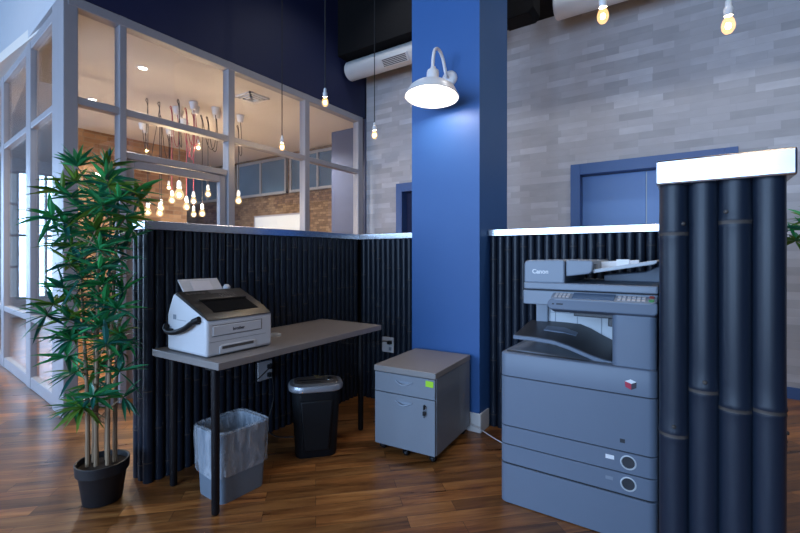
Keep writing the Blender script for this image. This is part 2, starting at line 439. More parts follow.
hb = B(); tube(hb, [(XG-.03, 2.69, .85), (XG+.03, 2.69, .85), (XG+.03, 2.69, 1.25), (XG-.03, 2.69, 1.25)], .012, 10)
obj('door_handle', hb, M['steel'], dr)
# side glazing (runs towards -x from the corner)
fs = B(); xs = [(-.32, -.10), (-1.32, -1.15), (-2.55, -2.40), (-3.75, -3.6), (-4.95, -4.8), (-7.3, -7.2)]
box(fs, -.32, -.10, 0, T, 0, ZI+.02, SM)
for a, b in xs[1:]: box(fs, a, b, .015, .068, 0, ZI+.016, SM)
for z0, z1 in ((0, .11), (.63, .69), (2.45, 2.51), (3.2, ZI+.02)): box(fs, -7.3, -.12, .020, .066, z0, z1 if z1 < 3 else ZI+.012, SM)
w2 = tag(obj(f'window_{k}', fs, M['alum'], smooth=False, bevel=.006), 'side of the glazed room: grey metal frame seen edge on at left', kind='structure'); k += 1
for i in range(5):
    for z0, z1 in ((.11, .63), (.69, 2.45), (2.51, 3.2)):
        obj('window_pane', box(B(), xs[i+1][1]-.005, xs[i][0]+.005, .05, .06, z0-.005, z1+.005, SM), M['glass'], w2, smooth=False)

# pillar
PX0, PX1, PY0, PY1 = -1.802, -1.236, 2.845, 3.40
pl = struct('wall_pillar', box(B(), PX0, PX1, PY0, PY1, 0, ZC), M['blue'], 'square bright blue pillar standing in the half wall')
bb = B()
box(bb, PX0-.014, PX1+.014, PY0-.014, PY0, 0, .135); box(bb, PX1, PX1+.014, PY0, 2.99, 0, .135); box(bb, PX0-.014, PX0, PY0, 2.97, 0, .135)
struct('baseboard_pillar', bb, M['white'], 'white baseboard round the foot of the blue pillar', bevel=.004)
# baseboards of the tiled wall
bb = B()
for a, b in ((XG+.01, D2[0]), (D2[1], D1[0]), (D1[1], XR)): box(bb, a, b, YB-.014, YB, 0, .10)
struct('baseboard_back', bb, M['frameblue'], 'low baseboard of the tiled wall')

# ------------------------------------------------------------------ black bamboo half walls
HW = 1.40
def pole_mesh(seed, r=.0275):
    rnd = random.Random(seed); zs = []; z = rnd.uniform(.05, .30)
    while z < HW-.04: zs.append(z); z += rnd.uniform(.30, .46)
    prof = [(r*.96, .0)]
    for z in zs:
        prof += [(r*.975, z-.035), (r*.985, z-.010), (r*1.015, z-.004), (r*.97, z), (r*1.045, z+.003), (r*.995, z+.010), (r*.965, z+.05)]
    prof.append((r*.96, HW-.002))
    bm = B(); lathe(bm, prof, 14)
    for f in bm.faces:
        c = f.calc_center_median()
        if len(f.verts) == 4 and any(-.0045 < c.z-z < .0035 for z in zs): f.material_index = 1
    for z in zs:
        if rnd.random() < .5:
            a = -PI/2+rnd.uniform(-.7, .7)
            Mx = Matrix.Translation((math.cos(a)*r*.95, math.sin(a)*r*.95, z+.02)) @ Matrix.Rotation(a, 4, 'Z') @ Matrix.Rotation(PI/2, 4, 'Y')
            n0 = len(bm.faces); lathe(bm, [(.0045, -.004), (.004, .003), (.002, .0045)], 7, Mx); bm.faces.ensure_lookup_table()
            for f in bm.faces[n0:]: f.material_index = 1
    bmesh.ops.recalc_face_normals(bm, faces=bm.faces[:])
    me = bpy.data.meshes.new('bamboo_pole'); bm.to_mesh(me); bm.free(); me.materials.append(M['bamboo']); me.materials.append(M['node'])
    me.polygons.foreach_set('use_smooth', [True]*len(me.polygons)); me.set_sharp_from_angle(angle=math.radians(60))
    return me
POLES = [pole_mesh(100+i) for i in range(9)]
prand = random.Random(5); LASTP = -1
def pole(parent, x, y, face):
    global LASTP
    LASTP = prand.choice([i for i in range(len(POLES)) if i != LASTP])
    o = new_obj('bamboo_pole', POLES[LASTP]); o.parent = parent; o.location = (x, y, 0)
    o.rotation_euler = (0, 0, face+prand.uniform(-.25, .25)); s = prand.uniform(.98, 1.03); o.scale = (s, s, 1)
def row(parent, p0, p1, face, pitch=.0558):
    L = math.dist(p0, p1); n = max(1, round(L/pitch))
    for i in range(n):
        t = (i+.5)/n; pole(parent, p0[0]+(p1[0]-p0[0])*t, p0[1]+(p1[1]-p0[1])*t, face)
def half_wall(name, label, core, cap, rows):
    root = thing(name, label, 'half wall', (0, 0, 0), 0, 'black bamboo half walls')
    obj('core', box(B(), *core, 0, HW), M['core'], root, smooth=False)
    for r in rows: row(root, *r)
    obj('metal_cap', box(B(), *cap, HW-.005, HW+.045), M['steel'], root, smooth=False, bevel=.004)
    return root
R = .0275
XW = -2.46      # pole face of the left half wall
WY0 = 1.175
half_wall('bamboo_half_wall', 'long black bamboo half wall behind the desk, running from the potted plant to the corner',
          (XW-.115, XW-.045, WY0+.045, 3.07), (XW-.178, XW+.008, WY0-.008, 3.19),
          [((XW-R, WY0+2*R), (XW-R, 3.0), PI/2), ((XW-.17, WY0+R), (XW, WY0+R), 0), ((XW-.17+R, WY0+2*R), (XW-.17+R, 3.10), -PI/2)])
half_wall('bamboo_half_wall', 'short black bamboo half wall between the corner and the left side of the blue pillar',
          (XW-.04, PX0-.003, 3.05, 3.12), (XW+.010, PX0-.003, 2.992, 3.18),
          [((XW+.01, 3.0+R), (PX0-.004, 3.0+R), 0), ((XW+.03, 3.17-R), (PX0-.004, 3.17-R), PI)])
XE0, XE1, YE = -.055, .158, 1.035   # right half wall
half_wall('bamboo_half_wall', 'black bamboo half wall behind the copier, right of the blue pillar',
          (PX1+.003, XE0+.05, 3.05, 3.12), (PX1+.003, XE0-.010, 2.992, 3.18),
          [((PX1+.005, 3.0+R), (XE0-.002, 3.0+R), 0), ((PX1+.005, 3.17-R), (XE0-.002, 3.17-R), PI)])
half_wall('bamboo_half_wall', 'nearest black bamboo half wall, its end of thick poles standing right of the copier',
          (XE0+.06, XE1-.06, YE+.045, 3.12), (XE0-.003, XE1+.001, YE-.008, 3.18),
          [((XE0+.002, YE+R+.003), (XE1-.010, YE+R+.003), 0, .053), ((XE0+R, YE+2*R+.01), (XE0+R, 3.10), -PI/2), ((XE1-R, YE+2*R+.01), (XE1-R, 3.10), PI/2)])

# ------------------------------------------------------------------ desk
TH = .75
t = thing('desk', 'plain grey-brown desk on black tube legs against the bamboo half wall', 'desk', (-2.128, 1.85, 0), math.radians(1.6))
TW, TL = .575, 1.33
obj('tabletop', box(B(), -TW/2, TW/2, -TL/2, TL/2, TH-.036, TH), M['tabletop'], t, bevel=.003)
for u, v in ((.207, -.625), (-.222, -.585), (.178, .56), (-.215, .57)):
    g = B(); lathe(g, [(.012, 0), (.017, .004), (.019, .012), (.021, TH-.045), (.045, TH-.042), (.045, TH-.0365)], 16)
    obj('leg', g, M['blackmetal'], t, loc=(u, v, 0))

# ------------------------------------------------------------------ fax machine (local: +y points to its front)
fx = thing('fax_machine', 'white laser fax machine with a black top and corded handset on the desk', 'fax machine', (-1.945, 1.408, TH), -PI/2)
# local u across (-.185..185), v = distance behind the front (negative y), z
FWD = .198
prof = [(0, .004), (0, .18), (-.012, .192), (-.27, .298), (-.305, .306), (-.352, .218), (-.362, .19), (-.362, .004)]
bm = B(); prism(bm, prof, 'x', -FWD, FWD)
obj('body', bm, M['fax'], fx, bevel=.016, seg=4)
def slope(v): return .192+(-.012-v)*(.298-.192)/(.258)
# black control panel lying on the slope
pp = [(.004, slope(.004)-.004), (.002, slope(.004)+.002), (-.06, slope(-.06)+.012), (-.275, slope(-.275)+.012), (-.29, slope(-.275)-.004)]
bm = B(); prism(bm, pp, 'x', -FWD+.012, FWD-.004); pan = obj('control_panel', bm, M['faxdark'], fx, bevel=.006, seg=3)
SL = math.atan2(.298-.192, .258)
def on_slope(bm, u0, u1, v0, v1, h0, h1):
    Mx = Matrix.Translation((0, 0, slope(0)+.012)) @ Matrix.Rotation(-SL, 4, 'X')
    box(bm, u0, u1, v0/math.cos(SL), v1/math.cos(SL), h0, h1, Mx)
bm = B(); on_slope(bm, -.135, .13, -.165, -.045, -.02, .0015)
obj('paper_exit', bm, M['core'], pan, smooth=False)  # raised black box; the recess's shade is put into its colour
bm = B(); on_slope(bm, -.14, .14, -.172, -.155, .001, .012); obj('exit_lip', bm, M['faxdark'], pan, bevel=.003)
bm = B(); on_slope(bm, -.07, .03, -.262, -.225, .001, .004); obj('display', bm, M['faxmid'], pan, bevel=.001)
bm = B()
for r_ in range(3):
    for c_ in range(6): on_slope(bm, -.10+.017*c_, -.088+.017*c_, -.232+.018*r_, -.220+.018*r_, .001, .0045)
obj('keypad', bm, M['faxmid'], pan, bevel=.001)
bm = B()
for c_ in range(5): on_slope(bm, .06+.022*c_, .075+.022*c_, -.25, -.235, .001, .004)
obj('shortcut_keys', bm, M['faxmid'], pan, bevel=.001)
# front cover, paper tray
bm = B(); prism(bm, [(-.122, .105), (.165, .105), (.165, .152), (-.122, .152)], 'y', -.002, .0035)
obj('front_cover', bm, M['fax'], fx, bevel=.002)
bm = B()
for a in (.1015, .1555): box(bm, -.126, .170, -.001, .0008, a, a+.0022)
box(bm, -.1275, -.1255, -.001, .0008, .102, .157)
box(bm, -.155, FWD-.015, -.001, .0008, .075, .0762)
obj('seam', bm, M['faxmid'], fx, smooth=False)
bm = B(); prism(bm, [(-.085, .012), (.13, .012), (.13, .048), (.115, .055), (-.07, .055), (-.085, .048)], 'y', -.003, .004)
tr_ = obj('paper_tray', bm, M['fax'], fx, bevel=.003)
obj('tray_grip', box(B(), -.07, .115, .0035, .0052, .034, .048), M['faxmid'], tr_, smooth=False)
text_mesh('lettering', 'brother', .022, M['ink'], fx, (.02, .0042, .128), (PI/2, 0, PI), bold=.0004)
# side label and vents on its left flank
bm = B()
box(bm, FWD-.001, FWD+.0012, -.30, -.272, .17, .195); obj('side_mark', bm, M['cab'], fx, smooth=False)
obj('side_groove', box(B(), FWD-.001, FWD+.001, -.265, -.18, .168, .1705), M['cab'], fx, smooth=False)
obj('side_vent', box(B(), FWD-.001, FWD+.001, -.35, -.32, .10, .13), M['cab'], fx, smooth=False)
# document support standing up at the back, with its sheet guide
bm = B(); box(bm, -.095, .14, -.004, .004, 0, .12, Matrix.Translation((0, -.285, .282)) @ Matrix.Rotation(.75, 4, 'X'))
sup = obj('document_support', bm, M['fax'], fx, bevel=.003)
bm = B(); box(bm, -.035, .08, .005, .0065, .01, .1, Matrix.Translation((0, -.285, .282)) @ Matrix.Rotation(.75, 4, 'X'))
obj('sheet_guide', bm, M['paper'], sup, smooth=False)
bm = B(); lathe(bm, [(.0, 0), (.012, .004), (.020, .016), (.021, .03), (.012, .042), (0, .045)], 14, Matrix.Translation((-.115, -.30, .292)), False, False)
obj('corner_knob', bm, M['fax'], fx)
# handset on the left flank
bm = B()
hs = spline([(FWD+.010, -.045, .19), (FWD+.022, -.085, .172), (FWD+.026, -.15, .137), (FWD+.026, -.23, .112), (FWD+.024, -.295, .105), (FWD+.018, -.340, .116), (FWD+.006, -.352, .135)], 7)
tube(bm, hs, [.0135 if 6 < i < len(hs)-7 else .016 for i in range(len(hs))], 12)
for yy, zz in ((-.07, .176), (-.315, .108)): box(bm, FWD-.004, FWD+.022, yy-.016, yy+.016, zz-.012, zz+.012)
obj('handset', bm, M['shred'], fx)
tag(obj('tape_ring', lathe(B(), [(.028, 0), (.042, 0), (.042, .012), (.028, .012), (.028, 0)], 28, None, False, False), M['copierpale'], loc=(-2.16, 1.80, TH)),
    'small pale ring of tape lying on the desk beside the fax machine', 'tape')

# ------------------------------------------------------------------ waste bin and liner
wb = thing('waste_bin', 'grey rectangular plastic waste bin with a clear liner, under the near end of the desk', 'waste bin', (-2.045, 1.42, 0), math.radians(-2))
def shell(bm, levels, n=4, inner=.006):
    out = [[(x, y, l[3]) for x, y in rrect(l[0], l[1], l[2], n)] for l in levels]
    ins = [[(x, y, l[3]+(.006 if i == 0 else 0)) for x, y in rrect(l[0]-2*inner, l[1]-2*inner, max(l[2]-inner, .004), n)] for i, l in enumerate(levels)][::-1]
    return loft(bm, out+ins)
bm = B(); shell(bm, [(.215, .255, .03, .0), (.22, .26, .03, .02), (.252, .280, .035, .342), (.258, .286, .037, .344), (.258, .286, .037, .354)])
obj('body', bm, M['bin'], wb)
# liner: crumpled skirt outside, tucked over the rim, and the part inside
bm = B(); lr = random.Random(3)
def ring(w, d, z, amp, n=40, zamp=0):
    base = rrect(w, d, .05, 9); out = []
    for i, (x, y) in enumerate(base):
        k_ = 1+amp*math.sin(i*1.9+z*40)+lr.uniform(-amp, amp)*.8
        out.append((x*k_, y*k_, z+(zamp*math.sin(i*.55)+lr.uniform(-zamp, zamp)*.5 if zamp else 0)))
    return out
rings = [ring(.262, .302, .135, .018, zamp=.016), ring(.266, .302, .18, .014), ring(.270, .306, .24, .014), ring(.278, .310, .31, .012), ring(.278, .308, .360, .006),
         ring(.264, .292, .367, .002), ring(.228, .256, .360, .004), ring(.222, .252, .28, .014), ring(.208, .238, .18, .02), ring(.18, .205, .06, .03)]
loft(bm, rings, True, False, True)
tag(obj('bin_liner', bm, M['liner'], loc=(-2.045, 1.42, .001), rot=(0, 0, math.radians(-2))), 'clear plastic liner bag folded over the rim of the grey waste bin', 'bin liner')

# ------------------------------------------------------------------ shredder
sh = thing('paper_shredder', 'black oval paper shredder with a silver-rimmed lid under the desk', 'paper shredder', (-1.985, 1.985, 0), math.radians(48))
bm = B(); stack(bm, [(.245, .165, .05, 0), (.255, .175, .055, .015), (.30, .205, .07, .405)], 8)
body = obj('bin_body', bm, M['shred'], sh)
bm = B(); prism(bm, [(-.075, .05), (.075, .05), (.10, .36), (-.10, .36)], 'y', -.112, -.06)
obj('bin_front', bm, M['shred'], body, bevel=.01, seg=3)
bm = B(); stack(bm, [(.31, .215, .075, .408), (.335, .24, .09, .415), (.34, .245, .095, .437), (.325, .23, .085, .452)], 8)
lid = obj('lid', bm, M['silver'], sh, bevel=.003)
bm = B(); stack(bm, [(.28, .175, .06, .450), (.27, .165, .055, .459)], 8); deck = obj('lid_deck', bm, M['faxmid'], lid, bevel=.002)
obj('paper_slot', box(B(), -.115, .06, -.008, .008, .4555, .4602), M['core'], deck, smooth=False)
obj('disc_slot', box(B(), -.09, .03, -.045, -.038, .4555, .4600), M['core'], deck, smooth=False)
bm = B(); box(bm, .075, .105, -.03, .03, .457, .466); obj('mode_switch', bm, M['chrome'], deck, bevel=.003)
ky = thing('key_ring', 'small brass keys on a ring lying on the back edge of the shredder lid', 'keys', (-2.018, 2.038, .4598), .4)
bm = B(); tube(bm, [(.016*math.cos(a*PI/8), .016*math.sin(a*PI/8), .002) for a in range(17)], .0016, 6, False); obj('ring', bm, M['brass'], ky)
for a in (.5, 2.6):
    bm = B(); Mx = Matrix.Rotation(a, 4, 'Z')
    lathe(bm, [(.011, 0), (.011, .002)], 14, Mx @ Matrix.Translation((.025, 0, .003 if a > 1 else .0005))); box(bm, .03, .062, -.003, .003, .0012 if a < 1 else .0036, .0028 if a < 1 else .005, Mx)
    obj('key', bm, M['brass'], ky)

# ------------------------------------------------------------------ file cabinet
CW, CD, CZ0, CZ1 = .432, .565, .05, .552
CX, CY, CA = -1.490, 2.510, math.radians(3.8)
fc = thing('file_cabinet', 'grey two-drawer steel file pedestal on casters in front of the blue pillar', 'file cabinet', (CX, CY, 0), CA)
obj('body', box(B(), -CW/2, CW/2, -CD/2+.018, CD/2, CZ0, CZ1-.035), M['cab'], fc, bevel=.003)
obj('top_panel', box(B(), -CW/2-.003, CW/2+.003, -CD/2-.003, CD/2+.002, CZ1-.038, CZ1), M['cabtop'], fc, bevel=.004)
def drawer(z0, z1, lock):
    dr = obj('drawer', box(B(), -CW/2+.003, CW/2-.003, -CD/2, -CD/2+.0175, z0, z1), M['cab'], fc, bevel=.002)
    pts = [(-.055+.11*i/12, -CD/2-.017*math.sin(PI*i/12), z1-.040-.016*math.sin(PI*i/12)) for i in range(13)]
    bm = B(); tube(bm, pts, .0055, 8)
    box(bm, -.06, -.05, -CD/2-.004, -CD/2, z1-.046, z1-.034); box(bm, .05, .06, -CD/2-.004, -CD/2, z1-.046, z1-.034)
    obj('handle', bm, M['copierlight'], dr)
    bm = B(); prism(bm, [(-.062, z1-.036)]+[(-.06*math.cos(PI*i/10), z1-.038-.03*math.sin(PI*i/10)) for i in range(11)]+[(.062, z1-.036)], 'y', -CD/2-.0012, -CD/2+.001)
    obj('handle_recess', bm, M['copierlight'], dr, smooth=False)
    if lock:
        bm = B(); Mx = Matrix.Translation((.148, -CD/2, z1-.042)) @ Matrix.Rotation(PI/2, 4, 'X')
        lathe(bm, [(.012, -.001), (.012, .006), (.009, .009)], 16, Mx); lk = obj('lock', bm, M['chrome'], dr)
        bm = B(); box(bm, .1445, .1515, -CD/2-.022, -CD/2-.008, z1-.056, z1-.028); box(bm, .145, .151, -CD/2-.016, -CD/2-.013, z1-.105, z1-.06); box(bm, .139, .157, -CD/2-.018, -CD/2-.012, z1-.092, z1-.068)
        obj('lock_key', bm, M['blackmetal'], lk, bevel=.001)
drawer(.389, CZ1-.042, False); drawer(CZ0+.002, .384, True)
for u, v in ((-.18, -.225), (.18, -.235), (.18, .235), (-.18, .235), (0, -.245)):
    bm = B(); Mx = Matrix.Translation((u, v, 0))
    box(bm, -.018, .018, -.018, .018, .042, .051, Mx); box(bm, -.017, -.013, -.02, .02, .016, .046, Mx); box(bm, .013, .017, -.02, .02, .016, .046, Mx)
    cs = obj('caster', bm, M['blackmetal'], fc)
    bm = B(); lathe(bm, [(.015, -.012), (.019, -.008), (.019, .008), (.015, .012)], 16, Mx @ Matrix.Translation((0, 0, .019)) @ Matrix.Rotation(PI/2, 4, 'Y')); obj('wheel', bm, M['blackmetal'], cs)
a = CA
sx, sy = .178, -CD/2-.0022
tag(obj('sticky_note', box(B(), -.026, .026, -.0006, .0006, -.018, .018), M['sticky'], smooth=False,
        loc=(CX+sx*math.cos(a)-sy*math.sin(a), CY+sx*math.sin(a)+sy*math.cos(a), CZ1-.070), rot=(0, .03, a)), 'lime green sticky note on the top drawer of the file cabinet', 'sticky note')

# ------------------------------------------------------------------ copier (local: x 0..CWI to the right, y 0 front, z up)
cp = thing('copier', 'large grey office copier between the blue pillar and the right half wall', 'copier', (-.808, 2.115, 0), 0)
W_, D_ = .695, .60
def slab(z0, z1, r=.035, x0=0, x1=W_, y0=0, y1=D_, n=6, chamf=0):
    bm = B(); w, d_ = x1-x0, y1-y0; cx, cy = (x0+x1)/2, (y0+y1)/2
    L_ = [(w, d_, r, z0, cx, cy), (w, d_, r, z1-chamf, cx, cy)]
    if chamf: L_ += [(w-chamf*.6, d_-chamf*.6, r, z1-chamf*.3, cx, cy), (w-chamf*2, d_-chamf*2, r-chamf*.5, z1, cx, cy)]
    return stack(bm, L_, n)
obj('inner_frame', slab(.02, .745, .03, .008, W_-.008, .008, D_-.008), M['seam'], cp)
obj('pedestal_panel', slab(.003, .197), M['copier'], cp, bevel=.002)
DRW = []
for z0, z1 in ((.2055, .2955), (.300, .389)):
    dw = obj('paper_drawer', slab(z0, z1), M['copier'], cp, bevel=.002); zc = (z0+z1)/2+.004
    bm = B(); Mx = Matrix.Translation((.585, .001, zc)) @ Matrix.Rotation(PI/2, 4, 'X')
    lathe(bm, [(.031, -.001), (.032, .002), (.0275, .0042), (.0250, .001)], 28, Mx, True, False); obj('pull_ring', bm, M['copierpale'], dw)
    bm = B(); lathe(bm, [(.0255, -.001), (.0250, .0018), (.012, .0014), (.0, .0013)], 28, Mx, True, False); obj('pull_button', bm, M['copierdark'], dw)
    DRW.append((dw, zc))
dw, zc = DRW[1]; obj('size_label', box(B(), .494, .529, -.0012, .0005, zc-.0015, zc+.0165), M['logo_white'], dw, smooth=False)
dw, zc = DRW[0]; obj('size_label', box(B(), .494, .524, -.0012, .0005, zc-.0, zc+.0150), M['copierlight'], dw, smooth=False)
obj('front_door', slab(.3935, .640), M['copier'], cp, bevel=.002)
obj('power_mark', box(B(), .552, .572, -.001, .0006, .43, .447), M['copierdark'], cp, smooth=False)
sd = slab(.6445, .762, chamf=.012); obj('shoulder_panel', sd, M['copier'], cp, bevel=.0015)
# small cube emblem on the shoulder
cu = B(); q = .024; ex, ez = .594, .690
def rh(pts):
    vs = [cu.verts.new((ex+u*q, -.0016, ez+v*q)) for u, v in pts]; return cu.faces.new(vs)
f = rh([(0, 1), (.95, .62), (.1, .18), (-.95, .55)]); f.material_index = 0
f = rh([(-.95, .55), (.1, .18), (.1, -.9), (-.85, -.5)]); f.material_index = 1
f = rh([(.1, .18), (.95, .62), (.9, -.45), (.1, -.9)]); f.material_index = 2
obj('emblem', cu, [M['logo_white'], M['logo_red'], M['logo_dark']], cp, smooth=False)
# upper engine: back wall of the tray well, right tower
obj('well_back', box(B(), .10, .56, .36, D_-.01, .755, 1.03), M['copierpale'], cp, bevel=.004)
bm = B()
for x in (.155, .185, .30, .42): box(bm, x, x+.003, .357, .362, .76, 1.02)
box(bm, .155, .52, .357, .362, .935, .938)
lathe(bm, [(.004, 0), (.004, .004)], 8, Matrix.Translation((.17, .36, .985)) @ Matrix.Rotation(PI/2, 4, 'X'))
obj('panel_seams', bm, M['copierlight'], cp, smooth=False)
obj('tower', slab(.755, .988, .03, .515, W_-.004, .02, D_-.005), M['copier'], cp, bevel=.002)
bm = B(); box(bm, .49, .516, .10, .35, .92, .985); box(bm, .50, .516, .2, .33, .83, .90); obj('paper_exit', bm, M['copierdark'], cp, bevel=.003)
obj('left_upright', box(B(), .085, .15, .34, D_-.01, .755, 1.0), M['copierlight'], cp, bevel=.004)
# trays
def tray(profile, y0, y1, th, name, mat, edge):
    up = spline([(x, 0, z) for x, z in profile], 6)
    poly = [(p.x, p.z) for p in up]+[(p.x, p.z-th) for p in reversed(up)]
    bm = B(); prism(bm, poly, 'y', y0, y1); tr = obj(name, bm, mat, cp, bevel=.004)
    poly = [(p.x, p.z-.002) for p in up]+[(p.x, p.z-th-.012) for p in reversed(up)]
    bm = B(); prism(bm, poly, 'y', y0-.012, y0+.002); obj('tray_edge', bm, edge, tr, bevel=.003)
    return tr
TX = [.050, .15, .25, .32, .37, .43, .475, .516]; TF = [.842, .842, .836, .820, .803, .783, .772, .766]; TB = [.884, .887, .887, .884, .866, .836, .815, .802]
def tray_loft(y0, y1, f0, f1, top, bot):
    bm = B(); rings = []
    for x, a, b in zip(TX, TF, TB):
        z0, z1 = a+(b-a)*f0, a+(b-a)*f1
        rings.append([(x, y0, z0+top), (x, y1, z1+top), (x, y1, z1-bot), (x, y0, z0-bot)])
    return loft(bm, rings)
tu = obj('output_tray', tray_loft(.07, .355, 0, 1, 0, .010), M['copierdark'], cp, bevel=.003)
obj('tray_edge', tray_loft(.056, .072, -.04, .0, .001, .018), M['copier'], tu, bevel=.003)
bm = B(); loft(bm, [[(x, y0, z0), (x, y1, z1), (x, y1, z1-.008), (x, y0, z0-.008)] for x, y0, z0, y1, z1 in ((.17, .18, .864, .26, .876), (.26, .18, .8615, .26, .8735), (.33, .19, .847, .24, .8575))]); obj('tray_sheen', bm, M['copier'], tu, bevel=.003)  # raised lighter patch that paints a sheen on the dark tray
bm = B(); prism(bm, [(.03, .758), (.515, .758), (.515, .762), (.30, .764), (.11, .770), (.04, .766)], 'y', .045, .36)
obj('lower_tray', bm, M['copierlight'], cp, bevel=.002)
bm = B(); prism(bm, [(.03, .76), (.515, .757), (.515, .762), (.03, .767)], 'y', .022, .046); obj('well_lip', bm, M['copierdark'], cp, bevel=.002)
# scanner unit
obj('scanner_unit', slab(1.008, 1.078, .012, .100, W_+.0, .06, D_-.005), M['copierlight'], cp, bevel=.004)
obj('scanner_gap', box(B(), .10, W_-.006, .07, D_-.02, 1.077, 1.086), M['seam'], cp, smooth=False)
# operation panel: a deep front lip with a nearly flat key deck behind it
om = Matrix.Translation((.468, -.006, 1.047)) @ Matrix.Rotation(math.radians(20), 4, 'X')
fm = Matrix.Translation((.468, -.010, 1.024)) @ Matrix.Rotation(math.radians(72), 4, 'X')
w, h = .455, .052
pl_ = []
for k_ in range(13):
    a_ = PI/2+PI*k_/12; pl_.append((-w/2+.026+.026*math.cos(a_), h/2*math.sin(a_)))
pl_ += [(w/2-.01, -h/2), (w/2, -h/2+.01), (w/2, h/2)]
bm = B(); loft(bm, [[fm @ Vector((x, y, z)) for x, y in pl_] for z in (-.07, 0)])
op = obj('operation_panel', bm, M['copier'], cp, bevel=.006, seg=3)
bm = B(); loft(bm, [[om @ Vector((x, y, z)) for x, y in rrect(.442, .11, .03, 6, .004, .055)] for z in (-.03, 0)])
dk = obj('key_deck', bm, M['copierlight'], op, bevel=.004)
def opbox(x0, x1, y0, y1, z0, z1): return box(B(), x0, x1, y0, y1, z0, z1, om)
obj('touch_screen', opbox(-.12, .06, .012, .10, .0002, .003), M['screen'], dk, bevel=.001)
bm = B()
for i in range(4):
    for j in range(3): box(bm, -.200+.018*i, -.188+.018*i, .018+.028*j, .036+.028*j, .0002, .003, om)
obj('number_keys', bm, M['key'], dk, smooth=False)
bm = B()
for i in range(6):
    for j in range(3): box(bm, .072+.019*i, .085+.019*i, .016+.028*j, .034+.028*j, .0002, .003, om)
obj('function_keys', bm, M['key'], dk, smooth=False)
bm = B(); lathe(bm, [(.011, 0), (.011, .004)], 14, om @ Matrix.Translation((.203, .060, 0))); obj('stop_key', bm, M['keyred'], dk)
bm = B(); lathe(bm, [(.011, 0), (.011, .004)], 14, om @ Matrix.Translation((.203, .026, 0))); obj('start_key', bm, M['keygreen'], dk)
obj('panel_mark', box(B(), -.205, -.195, -.004, .002, -.0005, .0008, fm), M['copierdark'], op, smooth=False)
obj('panel_mark', box(B(), -.185, -.155, -.004, .003, -.0005, .0008, fm), M['copierdark'], op, smooth=False)
obj('panel_arm', box(B(), .35, .52, .04, .12, .965, .998), M['copierdark'], cp, bevel=.004)
# document feeder
obj('feeder_base', slab(1.085, 1.118, .012, .105, W_, .055, D_-.005), M['copierlight'], cp, bevel=.005)
bm = B(); prism(bm, [(.105, 1.115), (.303, 1.115), (.303, 1.228), (.29, 1.232), (.14, 1.230), (.112, 1.226), (.105, 1.21)], 'y', .065, D_-.03)
fh = obj('feeder_cover', bm, M['copierlight'], cp, bevel=.008, seg=3)
text_mesh('lettering', 'Canon', .030, M['logo_white'], fh, (.187, .0635, 1.172), (PI/2, 0, 0), bold=.0009)
bm = B(); prism(bm, [(.307, 1.150), (.41, 1.165), (.425, 1.175), (.43, 1.222), (.42, 1.229), (.307, 1.231)], 'y', .075, D_-.03)
fr_ = obj('feeder_roller_cover', bm, M['copierlight'], cp, bevel=.006, seg=3)
obj('release_lever', box(B(), .418, .436, .10, .16, 1.19, 1.212), M['copierdark'], fr_, bevel=.003)
bm = B(); prism(bm, [(.425, 1.168), (.675, 1.212), (.69, 1.222), (.685, 1.232), (.425, 1.186)], 'y', .10, D_-.04)
it = obj('input_tray', bm, M['copierpale'], cp, bevel=.004)
bm = B(); prism(bm, [(.43, 1.186), (.60, 1.214), (.60, 1.231), (.43, 1.221)], 'y', .30, .31); obj('paper_guide', bm, M['logo_white'], it, bevel=.002); obj('paper_guide', box(B(), .52, .575, .14, .16, 1.20, 1.234), M['logo_white'], it, bevel=.002)
bm = B(); prism(bm, [(.43, 1.118), (.69, 1.118), (.69, 1.205), (.62, 1.17), (.43, 1.15)], 'y', .38, D_-.04); obj('feeder_rear', bm, M['copier'], cp, bevel=.005)
for u, v in ((.07, .07), (.62, .07), (.07, .53), (.62, .53)):
    bm = B(); lathe(bm, [(.02, 0), (.022, .006), (.016, .02)], 14, Matrix.Translation((u, v, 0))); obj('foot', bm, M['blackmetal'], cp)

# ------------------------------------------------------------------ outlets and cables
def outlet(label, loc, rz, two):
    o = thing('wall_outlet', label, 'outlet', loc, rz, 'outlets on the bamboo half walls')
    obj('cover_plate', box(B(), -.06, .06, -.012, 0, -.065, .065), M['plate'], o, bevel=.004)
    for z in (-.032, .025): obj('socket', box(B(), .012, .040, -.0135, -.011, z-.014, z+.014), M['cab'], o, bevel=.001)
    obj('plug', box(B(), .014, .046, -.045, -.012, .010, .040), M['blackmetal'], o, bevel=.004, seg=2)
    if two: obj('plug', box(B(), .014, .042, -.042, -.012, -.047, -.018), M['blackmetal'], o, bevel=.004, seg=2)
    return o
outlet('white outlet with two black plugs, on the bamboo half wall under the desk', (XW+.003, 1.96, .455), PI/2, True)
outlet('white outlet with a black plug, on the bamboo between the desk and the file cabinet', (-2.135, 2.997, .495), 0, False)
def cable(name, label, pts, r, mat, group=None):
    bm = B(); tube(bm, spline(pts, 8), r, 8); return tag(obj(name, bm, mat), label, 'cable', group)
cable('power_cable', 'black power cable hanging straight down from the outlet under the desk', [(XW+.035, 1.985, .44), (XW+.06, 1.985, .40), (XW+.05, 2.0, .25), (XW+.05, 1.95, .08), (XW+.09, 1.99, .006), (XW+.20, 2.05, .006)], .004, M['cord'])
cable('power_cable', 'black cable looping from the outlet up behind the fax machine', [(XW+.035, 1.988, .50), (XW+.07, 1.96, .49), (XW+.04, 1.80, .40), (XW+.03, 1.65, .52), (XW+.025, 1.60, .68), (XW+.015, 1.60, .80), (XW+.07, 1.58, .81), (XW+.13, 1.55, .80)], .004, M['cord'])
